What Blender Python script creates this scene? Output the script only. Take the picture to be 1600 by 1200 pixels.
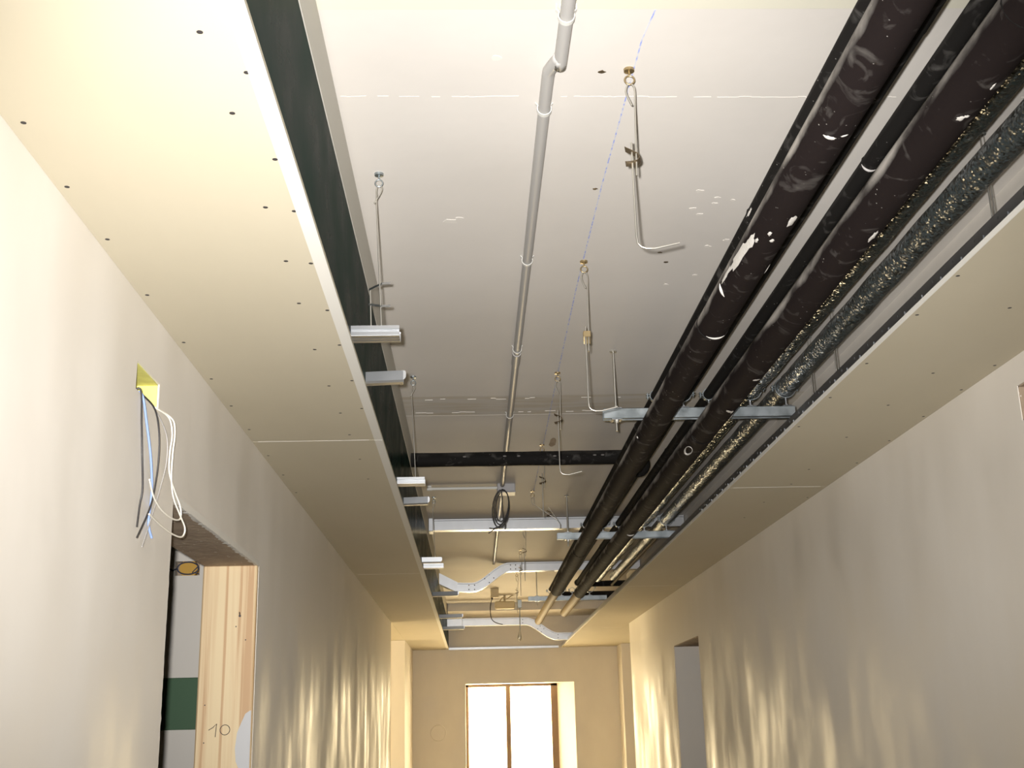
import bpy, math, random
from mathutils import Vector, Matrix, noise

for o in list(bpy.data.objects):
    bpy.data.objects.remove(o, do_unlink=True)
SC = bpy.context.scene
COL = SC.collection

# ------------------------------------------------------------------ camera
EYE = 1.62
F_PX = 1850.0                      # focal length in pixels of a 1600 px wide frame
fwd = Vector((741 - 800, 1141 - 600, F_PX))            # corridor axis in camera axes (x right, y down, z forward)
zx = 648 - 800
zy = -(F_PX * F_PX + zx * fwd.x) / fwd.y
upv = Vector((zx, zy, F_PX))
fwd.normalize(); upv.normalize()
if upv.y > 0: upv.negate()
rgt = fwd.cross(upv)
if rgt.x < 0: rgt.negate()
# rows rgt/fwd/upv map camera axes to world axes; Blender camera axes are right, up, back
rot = Matrix(((rgt.x, -rgt.y, -rgt.z), (fwd.x, -fwd.y, -fwd.z), (upv.x, -upv.y, -upv.z)))
cam = bpy.data.cameras.new('camera')
cam.sensor_width = 36.0
cam.lens = 36.0 * F_PX / 1600.0
cam.clip_start = 0.02
cam_o = bpy.data.objects.new('camera', cam)
cam_o.matrix_world = Matrix.Translation((0, 0, EYE)) @ rot.to_4x4()
COL.objects.link(cam_o)
SC.camera = cam_o

# ------------------------------------------------------------------ world, light, exposure
w = bpy.data.worlds.new('daylight')
SC.world = w
w.use_nodes = True
w.node_tree.nodes['Background'].inputs[0].default_value = (1.0, 0.80, 0.47, 1)
w.node_tree.nodes['Background'].inputs[1].default_value = 21.0
SC.view_settings.view_transform = 'Standard'
SC.view_settings.look = 'None'
SC.view_settings.exposure = 0.0
SC.view_settings.gamma = 1.0
SC.view_settings.use_curve_mapping = False

fl = bpy.data.lights.new('camera_flash_offscreen', 'SPOT')          # the compact camera's own flash, beside the lens
fl.energy = 820.0
fl.spot_size = math.radians(72); fl.spot_blend = 1.0
fl.color = (1.0, 0.98, 0.965)
fl.shadow_soft_size = 0.015
flo = bpy.data.objects.new('camera_flash_offscreen', fl)
flo.matrix_world = Matrix.Translation((-0.035, 0.0, 1.65)) @ rot.to_4x4()
COL.objects.link(flo)

def portal(name, loc, rot, sx, sy):
    l = bpy.data.lights.new(name, 'AREA')
    l.shape = 'RECTANGLE'; l.size = sx; l.size_y = sy
    l.cycles.is_portal = True
    o = bpy.data.objects.new(name, l)
    o.location = loc; o.rotation_euler = rot
    COL.objects.link(o)
H = math.pi / 2
portal('window_end', (0.45, 15.35, 1.1), (-H, 0, 0), 1.2, 2.2)            # end window, shining back along the corridor
portal('window_passage_left_offscreen', (-3.9, 12.0, 1.5), (0, -H, 0), 1.4, 1.6)             # window of the side passage

# ------------------------------------------------------------------ materials
MATS = {}
def mat(name, col, rough=0.6, metal=0.0, spec=0.5, var=0.0, vscale=4.0, stretch=(1, 1, 1), col2=None,
        bump=0.0, bscale=60.0, rvar=0.0, emit=None, lo=0.4, hi=0.6, detail=5.0, speck=None, bstretch=None):
    m = bpy.data.materials.new(name); m.use_nodes = True
    nt = m.node_tree; b = nt.nodes['Principled BSDF']
    b.inputs['Roughness'].default_value = rough
    b.inputs['Metallic'].default_value = metal
    b.inputs['Specular IOR Level'].default_value = spec
    b.inputs['Base Color'].default_value = (*col, 1)
    tc = nt.nodes.new('ShaderNodeTexCoord')
    geo = nt.nodes.new('ShaderNodeNewGeometry')
    mp = nt.nodes.new('ShaderNodeMapping'); mp.inputs['Scale'].default_value = stretch
    nt.links.new(geo.outputs['Position'], mp.inputs['Vector'])
    out = None
    if col2 is not None or rvar:
        n = nt.nodes.new('ShaderNodeTexNoise'); n.inputs['Scale'].default_value = vscale; n.inputs['Detail'].default_value = detail
        nt.links.new(mp.outputs[0], n.inputs['Vector'])
        if col2 is not None:
            r = nt.nodes.new('ShaderNodeValToRGB')
            r.color_ramp.elements[0].position = lo; r.color_ramp.elements[1].position = hi
            r.color_ramp.elements[0].color = (*col, 1); r.color_ramp.elements[1].color = (*col2, 1)
            nt.links.new(n.outputs['Fac'], r.inputs['Fac'])
            out = r.outputs['Color']
        if rvar:
            mr = nt.nodes.new('ShaderNodeMapRange')
            mr.inputs['From Min'].default_value = 0.3; mr.inputs['From Max'].default_value = 0.7
            mr.inputs['To Min'].default_value = rough - rvar; mr.inputs['To Max'].default_value = rough + rvar
            nt.links.new(n.outputs['Fac'], mr.inputs['Value'])
            nt.links.new(mr.outputs[0], b.inputs['Roughness'])
    if speck is not None:
        sc, thr, scol = speck
        n2 = nt.nodes.new('ShaderNodeTexNoise'); n2.inputs['Scale'].default_value = sc; n2.inputs['Detail'].default_value = 2.0
        nt.links.new(geo.outputs['Position'], n2.inputs['Vector'])
        gt = nt.nodes.new('ShaderNodeMapRange'); gt.inputs['From Min'].default_value = thr; gt.inputs['From Max'].default_value = thr + 0.03
        nt.links.new(n2.outputs['Fac'], gt.inputs['Value'])
        mx = nt.nodes.new('ShaderNodeMix'); mx.data_type = 'RGBA'
        nt.links.new(gt.outputs[0], mx.inputs[0])
        if out is not None: nt.links.new(out, mx.inputs[6])
        else: mx.inputs[6].default_value = (*col, 1)
        mx.inputs[7].default_value = (*scol, 1)
        out = mx.outputs[2]
    if out is not None: nt.links.new(out, b.inputs['Base Color'])
    if bump:
        n3 = nt.nodes.new('ShaderNodeTexNoise'); n3.inputs['Scale'].default_value = bscale; n3.inputs['Detail'].default_value = 4.0
        if bstretch:
            mp3 = nt.nodes.new('ShaderNodeMapping'); mp3.inputs['Scale'].default_value = bstretch
            nt.links.new(geo.outputs['Position'], mp3.inputs['Vector']); nt.links.new(mp3.outputs[0], n3.inputs['Vector'])
        else:
            nt.links.new(geo.outputs['Position'], n3.inputs['Vector'])
        bp = nt.nodes.new('ShaderNodeBump'); bp.inputs['Strength'].default_value = bump; bp.inputs['Distance'].default_value = 0.01
        nt.links.new(n3.outputs['Fac'], bp.inputs['Height']); nt.links.new(bp.outputs[0], b.inputs['Normal'])
    if emit:
        b.inputs['Emission Color'].default_value = (*emit, 1); b.inputs['Emission Strength'].default_value = 1.0
    MATS[name] = m
    return m

PLASTER = mat('plaster', (0.72, 0.67, 0.59), 0.56, col2=(0.79, 0.745, 0.67), vscale=3.2, stretch=(1, 1.0, 0.45), rvar=0.24, lo=0.3, hi=0.7, bump=0.05, bscale=9, spec=0.4)
BOARD = mat('plasterboard_paper', (0.52, 0.465, 0.345), 0.75, col2=(0.55, 0.495, 0.375), vscale=2.2, stretch=(1, .5, 1), lo=0.35, hi=0.7, spec=0.3)
CORE = mat('gypsum_core', (0.74, 0.71, 0.64), 0.85, spec=0.2)
EDGEWHITE = mat('white_edge_paper', (0.70, 0.68, 0.62), 0.7, spec=0.3)
SLAB = mat('concrete_slab', (0.66, 0.62, 0.565), 0.7, col2=(0.71, 0.67, 0.615), vscale=1.3, bump=0.05, bscale=25, lo=0.35, hi=0.65, spec=0.3)
SEAM = mat('slab_seam', (0.735, 0.695, 0.63), 0.8, spec=.2)
STAIN = mat('stained_concrete', (0.60, 0.54, 0.44), 0.8, col2=(0.66, 0.62, 0.56), vscale=5, stretch=(.7, 4, 1), lo=0.4, hi=0.6, spec=0.3)
CREAM = mat('cream_joint', (0.68, 0.65, 0.53), 0.8)
CHALK = mat('blue_chalk', (0.30, 0.36, 0.72), 0.9, col2=(0.62, 0.62, 0.66), vscale=60, lo=0.4, hi=0.55)
SCREW = mat('screw_head', (0.05, 0.045, 0.045), 0.5, metal=0.3)
DUCTM = mat('dark_green_duct', (0.004, 0.013, 0.010), 0.30, col2=(0.014, 0.036, 0.028), vscale=6, lo=0.35, hi=0.8, spec=0.003, rvar=0.06, stretch=(1, .8, 1))
DUCTTOP = mat('grey_duct_strip', (0.52, 0.50, 0.44), 0.6)
GALV = mat('galvanised_steel', (0.53, 0.545, 0.56), 0.34, metal=1.0, col2=(0.58, 0.595, 0.61), vscale=14, lo=.3, hi=.7)
STRUT = mat('zinc_strut', (0.33, 0.37, 0.385), 0.38, metal=0.9, col2=(0.42, 0.46, 0.475), vscale=18, rvar=0.08)
ROD = mat('zinc_rod', (0.58, 0.56, 0.50), 0.35, metal=0.9)
BRASS = mat('yellow_passivated_steel', (0.40, 0.31, 0.17), 0.35, metal=0.9)
CLIPM = mat('bronze_spring_steel', (0.20, 0.155, 0.10), 0.4, metal=0.8)
CONDUIT = mat('grey_plastic_conduit', (0.43, 0.415, 0.39), 0.4, spec=0.4)
CLEAR = mat('pale_plastic_clip', (0.66, 0.65, 0.60), 0.35)
BOXGREY = mat('grey_junction_box', (0.42, 0.41, 0.41), 0.5)
BOXCREAM = mat('cream_junction_box', (0.62, 0.52, 0.32), 0.5)
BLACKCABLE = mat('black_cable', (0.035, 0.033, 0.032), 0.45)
GREYCABLE = mat('grey_cable', (0.38, 0.36, 0.34), 0.5)
BLUECABLE = mat('blue_cable', (0.24, 0.34, 0.62), 0.45)
WHITECABLE = mat('white_cable', (0.84, 0.80, 0.70), 0.45)
YELLOW = mat('yellow_cavity', (0.72, 0.68, 0.20), 0.7, col2=(0.60, 0.55, 0.16), vscale=20)
ORANGE = mat('orange_socket_box', (0.60, 0.34, 0.05), 0.5)
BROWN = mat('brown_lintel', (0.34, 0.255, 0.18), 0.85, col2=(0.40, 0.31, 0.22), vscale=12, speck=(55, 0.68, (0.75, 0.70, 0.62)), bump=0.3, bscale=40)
GREENP = mat('green_board', (0.055, 0.125, 0.06), 0.6)
FLOORM = mat('screed_floor', (0.36, 0.33, 0.28), 0.8, col2=(0.42, 0.39, 0.33), vscale=3)
INK = mat('pencil_mark', (0.06, 0.05, 0.05), 0.8)
SPLASH = mat('plaster_splash', (0.64, 0.61, 0.56), 0.8, bump=0.3, bscale=120)
FRAMEM = mat('brown_window_frame', (0.26, 0.17, 0.10), 0.5)
TANPIPE = mat('bare_tan_pipe', (0.26, 0.20, 0.115), 0.65, spec=.2)
PATCHM = mat('grey_plaster_smear', (0.56, 0.56, 0.56), 0.8)

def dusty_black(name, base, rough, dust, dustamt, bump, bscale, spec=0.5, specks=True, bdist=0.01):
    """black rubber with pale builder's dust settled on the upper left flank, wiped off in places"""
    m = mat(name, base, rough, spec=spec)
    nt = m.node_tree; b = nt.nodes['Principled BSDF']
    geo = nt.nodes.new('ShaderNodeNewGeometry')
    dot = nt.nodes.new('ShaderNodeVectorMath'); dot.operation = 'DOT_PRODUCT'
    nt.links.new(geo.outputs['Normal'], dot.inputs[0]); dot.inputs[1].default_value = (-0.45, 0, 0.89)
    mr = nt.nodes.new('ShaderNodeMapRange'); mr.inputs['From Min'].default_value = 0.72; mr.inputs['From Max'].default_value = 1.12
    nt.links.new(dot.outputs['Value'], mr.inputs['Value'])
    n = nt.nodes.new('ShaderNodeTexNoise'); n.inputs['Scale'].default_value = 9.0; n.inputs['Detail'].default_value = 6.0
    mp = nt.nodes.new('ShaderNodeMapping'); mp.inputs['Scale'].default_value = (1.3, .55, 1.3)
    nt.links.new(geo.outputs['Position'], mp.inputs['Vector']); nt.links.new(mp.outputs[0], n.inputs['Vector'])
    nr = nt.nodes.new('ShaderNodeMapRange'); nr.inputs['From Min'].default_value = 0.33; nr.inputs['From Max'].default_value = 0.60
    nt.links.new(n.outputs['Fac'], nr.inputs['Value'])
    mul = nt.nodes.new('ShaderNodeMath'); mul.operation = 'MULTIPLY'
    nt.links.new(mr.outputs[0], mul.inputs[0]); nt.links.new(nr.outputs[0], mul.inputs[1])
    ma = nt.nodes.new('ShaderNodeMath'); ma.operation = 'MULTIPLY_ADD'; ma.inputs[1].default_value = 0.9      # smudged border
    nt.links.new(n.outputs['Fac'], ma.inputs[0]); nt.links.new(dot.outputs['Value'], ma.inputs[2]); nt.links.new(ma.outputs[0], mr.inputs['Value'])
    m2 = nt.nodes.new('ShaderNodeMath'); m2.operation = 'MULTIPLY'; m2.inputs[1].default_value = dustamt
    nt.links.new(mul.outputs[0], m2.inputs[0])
    # faint wiped smears all over
    n4 = nt.nodes.new('ShaderNodeTexNoise'); n4.inputs['Scale'].default_value = 16.0; n4.inputs['Detail'].default_value = 5.0; n4.inputs['Distortion'].default_value = 1.2
    nt.links.new(geo.outputs['Position'], n4.inputs['Vector'])
    sr = nt.nodes.new('ShaderNodeMapRange'); sr.inputs['From Min'].default_value = 0.58; sr.inputs['From Max'].default_value = 0.85; sr.inputs['To Max'].default_value = 0.22
    nt.links.new(n4.outputs['Fac'], sr.inputs['Value'])
    mx0 = nt.nodes.new('ShaderNodeMath'); mx0.operation = 'MAXIMUM'
    nt.links.new(m2.outputs[0], mx0.inputs[0]); nt.links.new(sr.outputs[0], mx0.inputs[1])
    fac = mx0.outputs[0]
    if specks:
        v = nt.nodes.new('ShaderNodeTexVoronoi'); v.inputs['Scale'].default_value = 55.0
        nt.links.new(geo.outputs['Position'], v.inputs['Vector'])
        lt = nt.nodes.new('ShaderNodeMapRange'); lt.inputs['From Min'].default_value = 0.09; lt.inputs['From Max'].default_value = 0.05
        nt.links.new(v.outputs['Distance'], lt.inputs['Value'])
        n5 = nt.nodes.new('ShaderNodeTexNoise'); n5.inputs['Scale'].default_value = 7.0
        nt.links.new(geo.outputs['Position'], n5.inputs['Vector'])
        g5 = nt.nodes.new('ShaderNodeMapRange'); g5.inputs['From Min'].default_value = 0.5; g5.inputs['From Max'].default_value = 0.6
        nt.links.new(n5.outputs['Fac'], g5.inputs['Value'])
        mm = nt.nodes.new('ShaderNodeMath'); mm.operation = 'MULTIPLY'
        nt.links.new(lt.outputs[0], mm.inputs[0]); nt.links.new(g5.outputs[0], mm.inputs[1])
        mx1 = nt.nodes.new('ShaderNodeMath'); mx1.operation = 'MAXIMUM'
        nt.links.new(fac, mx1.inputs[0]); nt.links.new(mm.outputs[0], mx1.inputs[1])
        fac = mx1.outputs[0]
    mix = nt.nodes.new('ShaderNodeMix'); mix.data_type = 'RGBA'
    nt.links.new(fac, mix.inputs[0]); mix.inputs[6].default_value = (*base, 1); mix.inputs[7].default_value = (*dust, 1)
    nt.links.new(mix.outputs[2], b.inputs['Base Color'])
    if bump:
        n3 = nt.nodes.new('ShaderNodeTexNoise'); n3.inputs['Scale'].default_value = bscale; n3.inputs['Detail'].default_value = 4.0
        nt.links.new(geo.outputs['Position'], n3.inputs['Vector'])
        bp = nt.nodes.new('ShaderNodeBump'); bp.inputs['Strength'].default_value = bump; bp.inputs['Distance'].default_value = bdist
        nt.links.new(n3.outputs['Fac'], bp.inputs['Height']); nt.links.new(bp.outputs[0], b.inputs['Normal'])
    return m
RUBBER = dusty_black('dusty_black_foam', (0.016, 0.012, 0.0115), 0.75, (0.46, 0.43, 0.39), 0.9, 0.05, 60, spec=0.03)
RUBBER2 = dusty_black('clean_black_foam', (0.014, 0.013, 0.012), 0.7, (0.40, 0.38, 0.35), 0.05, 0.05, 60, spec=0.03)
FILM = dusty_black('crinkled_black_film', (0.014, 0.020, 0.019), 0.36, (0.45, 0.45, 0.43), 0.2, 1.0, 120, spec=0.3, bdist=0.03)
FILMG = dusty_black('crinkled_grey_film', (0.040, 0.050, 0.050), 0.38, (0.5, 0.5, 0.48), 0.3, 1.0, 90, spec=0.4, bdist=0.03)

def crinkle(m, scale, amt):
    """crumpled film: many small facets tilted at random"""
    nt = m.node_tree; b = nt.nodes['Principled BSDF']
    geo = nt.nodes.new('ShaderNodeNewGeometry')
    wn = nt.nodes.new('ShaderNodeTexNoise'); wn.inputs['Scale'].default_value = 30.0
    nt.links.new(geo.outputs['Position'], wn.inputs['Vector'])
    ws = nt.nodes.new('ShaderNodeVectorMath'); ws.operation = 'SCALE'; ws.inputs[3].default_value = 0.02
    nt.links.new(wn.outputs['Color'], ws.inputs[0])
    wa = nt.nodes.new('ShaderNodeVectorMath'); wa.operation = 'ADD'
    nt.links.new(geo.outputs['Position'], wa.inputs[0]); nt.links.new(ws.outputs[0], wa.inputs[1])
    v = nt.nodes.new('ShaderNodeTexVoronoi'); v.inputs['Scale'].default_value = scale
    nt.links.new(wa.outputs[0], v.inputs['Vector'])
    sb = nt.nodes.new('ShaderNodeVectorMath'); sb.operation = 'SUBTRACT'; sb.inputs[1].default_value = (.5, .5, .5)
    nt.links.new(v.outputs['Color'], sb.inputs[0])
    sc = nt.nodes.new('ShaderNodeVectorMath'); sc.operation = 'SCALE'; sc.inputs[3].default_value = amt
    nt.links.new(sb.outputs[0], sc.inputs[0])
    ad = nt.nodes.new('ShaderNodeVectorMath'); ad.operation = 'ADD'
    nt.links.new(geo.outputs['Normal'], ad.inputs[0]); nt.links.new(sc.outputs[0], ad.inputs[1])
    no = nt.nodes.new('ShaderNodeVectorMath'); no.operation = 'NORMALIZE'
    nt.links.new(ad.outputs[0], no.inputs[0]); nt.links.new(no.outputs[0], b.inputs['Normal'])
    nt.links.new(no.outputs[0], b.inputs['Coat Normal'])
    b.inputs['Coat Weight'].default_value = 1.0; b.inputs['Coat IOR'].default_value = 1.9; b.inputs['Coat Roughness'].default_value = 0.24
crinkle(FILM, 190, 1.0)
crinkle(FILMG, 170, .95)

def wood():
    m = mat('pine_board', (0.72, 0.53, 0.27), 0.55)
    nt = m.node_tree; b = nt.nodes['Principled BSDF']
    geo = nt.nodes.new('ShaderNodeNewGeometry')
    mp = nt.nodes.new('ShaderNodeMapping'); mp.inputs['Scale'].default_value = (26, 26, 0.5)
    nt.links.new(geo.outputs['Position'], mp.inputs['Vector'])
    n = nt.nodes.new('ShaderNodeTexNoise'); n.inputs['Scale'].default_value = 1.6; n.inputs['Detail'].default_value = 6.0; n.inputs['Distortion'].default_value = .6
    nt.links.new(mp.outputs[0], n.inputs['Vector'])
    r = nt.nodes.new('ShaderNodeValToRGB')
    e = r.color_ramp.elements
    e[0].position = 0.38; e[0].color = (0.52, 0.33, 0.17, 1)
    e[1].position = 0.55; e[1].color = (0.72, 0.57, 0.34, 1)
    e.new(0.45).color = (0.67, 0.50, 0.29, 1)
    nt.links.new(n.outputs['Fac'], r.inputs['Fac']); nt.links.new(r.outputs['Color'], b.inputs['Base Color'])
    return m
WOOD = wood()

def glass():
    m = bpy.data.materials.new('window_glass'); m.use_nodes = True
    nt = m.node_tree; nt.nodes.clear()
    o = nt.nodes.new('ShaderNodeOutputMaterial')
    t = nt.nodes.new('ShaderNodeBsdfTransparent'); g = nt.nodes.new('ShaderNodeBsdfGlossy'); g.inputs['Roughness'].default_value = 0.02
    mx = nt.nodes.new('ShaderNodeMixShader'); mx.inputs[0].default_value = 0.06
    nt.links.new(t.outputs[0], mx.inputs[1]); nt.links.new(g.outputs[0], mx.inputs[2]); nt.links.new(mx.outputs[0], o.inputs[0])
    return m
GLASS = glass()

# ------------------------------------------------------------------ mesh helpers
class MB:
    def __init__(s): s.v = []; s.f = []; s.sm = []
    def add(s, vs, fs, smooth=False):
        k = len(s.v); s.v += [tuple(v) for v in vs]
        for f in fs: s.f.append(tuple(k + i for i in f)); s.sm.append(smooth)
        return s
    def box(s, x0, x1, y0, y1, z0, z1):
        return s.add([(x0, y0, z0), (x1, y0, z0), (x1, y1, z0), (x0, y1, z0), (x0, y0, z1), (x1, y0, z1), (x1, y1, z1), (x0, y1, z1)],
                     [(0, 3, 2, 1), (4, 5, 6, 7), (0, 1, 5, 4), (1, 2, 6, 5), (2, 3, 7, 6), (3, 0, 4, 7)])
    def bevbox(s, x0, x1, y0, y1, z0, z1, b=0.003):
        """box with its twelve edges cut back"""
        P = []
        for (sx, sy, sz) in [(a, c, d) for a in (0, 1) for c in (0, 1) for d in (0, 1)]:
            X = (x0, x1)[sx]; Y = (y0, y1)[sy]; Z = (z0, z1)[sz]
            dx = b if sx == 0 else -b; dy = b if sy == 0 else -b; dz = b if sz == 0 else -b
            P += [(X, Y + dy, Z + dz), (X + dx, Y, Z + dz), (X + dx, Y + dy, Z)]
        I = lambda a, c, d, k: ((a * 2 + c) * 2 + d) * 3 + k
        F = []
        for a in (0, 1): F.append((I(a, 0, 0, 0), I(a, 1, 0, 0), I(a, 1, 1, 0), I(a, 0, 1, 0)))
        for c in (0, 1): F.append((I(0, c, 0, 1), I(1, c, 0, 1), I(1, c, 1, 1), I(0, c, 1, 1)))
        for d in (0, 1): F.append((I(0, 0, d, 2), I(1, 0, d, 2), I(1, 1, d, 2), I(0, 1, d, 2)))
        for c in (0, 1):
            for d in (0, 1): F.append((I(0, c, d, 1), I(1, c, d, 1), I(1, c, d, 2), I(0, c, d, 2)))
        for a in (0, 1):
            for d in (0, 1): F.append((I(a, 0, d, 0), I(a, 1, d, 0), I(a, 1, d, 2), I(a, 0, d, 2)))
        for a in (0, 1):
            for c in (0, 1): F.append((I(a, c, 0, 0), I(a, c, 1, 0), I(a, c, 1, 1), I(a, c, 0, 1)))
        for a in (0, 1):
            for c in (0, 1):
                for d in (0, 1): F.append((I(a, c, d, 0), I(a, c, d, 1), I(a, c, d, 2)))
        return s.add(P, F)
    def tube(s, pts, r, n=12, caps=True, closed=False, smooth=True):
        pts = [Vector(p) for p in pts]; m = len(pts)
        rr = r if isinstance(r, (list, tuple)) else [r] * m
        tan = []
        for i in range(m):
            if closed: t = pts[(i + 1) % m] - pts[i - 1]
            else: t = pts[min(i + 1, m - 1)] - pts[max(i - 1, 0)]
            tan.append(t.normalized())
        a = Vector((0, 0, 1)) if abs(tan[0].z) < .9 else Vector((1, 0, 0))
        u = (a - tan[0] * a.dot(tan[0])).normalized()
        V = []
        for i in range(m):
            u = (u - tan[i] * u.dot(tan[i])).normalized(); q = tan[i].cross(u)
            for k in range(n):
                th = 2 * math.pi * k / n
                V.append(pts[i] + (u * math.cos(th) + q * math.sin(th)) * rr[i])
        k0 = len(s.v); s.v += [tuple(v) for v in V]
        for i in range(m if closed else m - 1):
            j = (i + 1) % m
            for k in range(n):
                s.f.append((k0 + i * n + k, k0 + i * n + (k + 1) % n, k0 + j * n + (k + 1) % n, k0 + j * n + k)); s.sm.append(smooth)
        if caps and not closed:
            s.add(V[:n], [tuple(reversed(range(n)))]); s.add(V[-n:], [tuple(range(n))])
        return s
    def pipe_y(s, x, z, r, y0, y1, n=28, step=0.25, wob=0.0, seed=0, caps=True):
        """pipe running along the corridor, with a slightly uneven outline"""
        m = max(2, int((y1 - y0) / step) + 1); V = []
        for i in range(m):
            y = y0 + (y1 - y0) * i / (m - 1)
            for k in range(n):
                th = 2 * math.pi * k / n
                rad = r * (1 + wob * noise.noise(Vector((math.cos(th) * 1.4 + seed * 7, y * 5.0, math.sin(th) * 1.4))))
                V.append((x + rad * math.cos(th), y, z + rad * math.sin(th)))
        k0 = len(s.v); s.v += V
        for i in range(m - 1):
            for k in range(n):
                s.f.append((k0 + i * n + k, k0 + (i + 1) * n + k, k0 + (i + 1) * n + (k + 1) % n, k0 + i * n + (k + 1) % n)); s.sm.append(True)
        if caps:
            s.add(V[:n], [tuple(range(n))]); s.add(V[-n:], [tuple(reversed(range(n)))])
        return s
    def disc(s, c, axis, r, h, n=14):
        c = Vector(c); ax = Vector(axis).normalized()
        return s.tube([c, c + ax * h], r, n, smooth=False)
    def strip(s, pts, wid, th, axis):
        """bent flat strip: polyline pts, width wid along axis, thickness th"""
        ax = Vector(axis).normalized(); pts = [Vector(p) for p in pts]; V = []
        for i, p in enumerate(pts):
            t = (pts[min(i + 1, len(pts) - 1)] - pts[max(i - 1, 0)]).normalized(); nn = t.cross(ax).normalized()
            for a, b in ((-1, -1), (1, -1), (1, 1), (-1, 1)):
                V.append(p + ax * (a * wid / 2) + nn * (b * th / 2))
        F = []
        for i in range(len(pts) - 1):
            for k in range(4): F.append((i * 4 + k, i * 4 + (k + 1) % 4, i * 4 + 4 + (k + 1) % 4, i * 4 + 4 + k))
        F.append((3, 2, 1, 0)); e = (len(pts) - 1) * 4; F.append((e, e + 1, e + 2, e + 3))
        return s.add(V, F)
    def profile_x(s, sec, x0, x1, t=0.0012, skew=0.0):
        """thin sheet section sec of (y, z) points, drawn out along x"""
        for (a, b), (c, d) in zip(sec[:-1], sec[1:]):
            L = math.hypot(c - a, d - b); ny = -(d - b) / L * t / 2; nz = (c - a) / L * t / 2
            V = []
            for x in (x0, x1):
                k = skew * (x - x0)
                V += [(x, a + ny + k, b + nz), (x, c + ny + k, d + nz), (x, c - ny + k, d - nz), (x, a - ny + k, b - nz)]
            s.add(V, [(0, 1, 2, 3), (7, 6, 5, 4), (0, 4, 5, 1), (1, 5, 6, 2), (2, 6, 7, 3), (3, 7, 4, 0)])
        return s

ORG = {}
def obj(name, mb, m, parent=None, bvl=0.0):
    """link one mesh object; vertices are given in world space"""
    if parent is not None: org = ORG[parent.name]
    else:
        xs = [v[0] for v in mb.v]; ys = [v[1] for v in mb.v]; zs = [v[2] for v in mb.v]
        org = Vector(((min(xs) + max(xs)) / 2, (min(ys) + max(ys)) / 2, min(zs)))
    me = bpy.data.meshes.new(name)
    me.from_pydata([tuple(Vector(v) - org) for v in mb.v], [], mb.f)
    me.polygons.foreach_set('use_smooth', mb.sm)
    me.materials.append(m); me.update()
    o = bpy.data.objects.new(name, me); COL.objects.link(o)
    if parent is not None: o.parent = parent
    else: o.location = org
    ORG[o.name] = org
    if bvl:
        b = o.modifiers.new('bevel', 'BEVEL'); b.width = bvl; b.segments = 2; b.limit_method = 'ANGLE'
    return o
def empty(name, loc):
    o = bpy.data.objects.new(name, None); o.location = loc; o.empty_display_size = 0.05
    COL.objects.link(o); ORG[o.name] = Vector(loc); return o
def tag(o, label, cat, group=None):
    o['label'] = label; o['category'] = cat
    if group: o['group'] = group
    return o
def thing(name, loc, label, cat, group=None): return tag(empty(name, loc), label, cat, group)
def struct(o, label=None):
    o['kind'] = 'structure'
    if label: o['label'] = label
    return o
def part_copy(src, parent, delta):
    o = src.copy(); COL.objects.link(o); o.parent = parent; o.location = Vector(delta); ORG[o.name] = ORG[parent.name]; return o

def grid_wall(axis, p0, p1, a0, a1, z0, z1, holes):
    """solid wall slab across axis ('x' or 'y') with rectangular openings (a0, a1, z0, z1)"""
    A = sorted({a0, a1, *[h[0] for h in holes], *[h[1] for h in holes]}); A = [a for a in A if a0 <= a <= a1]
    Z = sorted({z0, z1, *[h[2] for h in holes], *[h[3] for h in holes]}); Z = [z for z in Z if z0 <= z <= z1]
    full = lambda i, j: 0 <= i < len(A) - 1 and 0 <= j < len(Z) - 1 and not any(h[0] <= (A[i] + A[i + 1]) / 2 <= h[1] and h[2] <= (Z[j] + Z[j + 1]) / 2 <= h[3] for h in holes)
    mb = MB()
    pt = (lambda p, a, z: (p, a, z)) if axis == 'x' else (lambda p, a, z: (a, p, z))
    q = lambda *P: mb.add(P, [(0, 1, 2, 3)])
    for i in range(len(A) - 1):
        for j in range(len(Z) - 1):
            if not full(i, j): continue
            u, v, s, t = A[i], A[i + 1], Z[j], Z[j + 1]
            q(pt(p0, u, s), pt(p0, v, s), pt(p0, v, t), pt(p0, u, t)); q(pt(p1, u, s), pt(p1, u, t), pt(p1, v, t), pt(p1, v, s))
            if not full(i - 1, j): q(pt(p0, u, s), pt(p0, u, t), pt(p1, u, t), pt(p1, u, s))
            if not full(i + 1, j): q(pt(p0, v, s), pt(p1, v, s), pt(p1, v, t), pt(p0, v, t))
            if not full(i, j - 1): q(pt(p0, u, s), pt(p1, u, s), pt(p1, v, s), pt(p0, v, s))
            if not full(i, j + 1): q(pt(p0, u, t), pt(p0, v, t), pt(p1, v, t), pt(p1, u, t))
    return mb

def smooth_path(P, n=6):
    """Catmull-Rom through the points"""
    P = [Vector(p) for p in P]; out = []
    for i in range(len(P) - 1):
        a = P[max(i - 1, 0)]; b = P[i]; c = P[i + 1]; d = P[min(i + 2, len(P) - 1)]
        for k in range(n):
            t = k / n
            out.append(0.5 * ((2 * b) + (c - a) * t + (2 * a - 5 * b + 4 * c - d) * t * t + (3 * b - a - 3 * c + d) * t ** 3))
    out.append(P[-1]); return out
def arc(c, r, a0, a1, n, plane='xz'):
    out = []
    for i in range(n + 1):
        a = math.radians(a0 + (a1 - a0) * i / n); u, v = r * math.cos(a), r * math.sin(a)
        out.append((c[0] + u, c[1], c[2] + v) if plane == 'xz' else (c[0] + u, c[1] + v, c[2]) if plane == 'xy' else (c[0], c[1] + u, c[2] + v))
    return out

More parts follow.
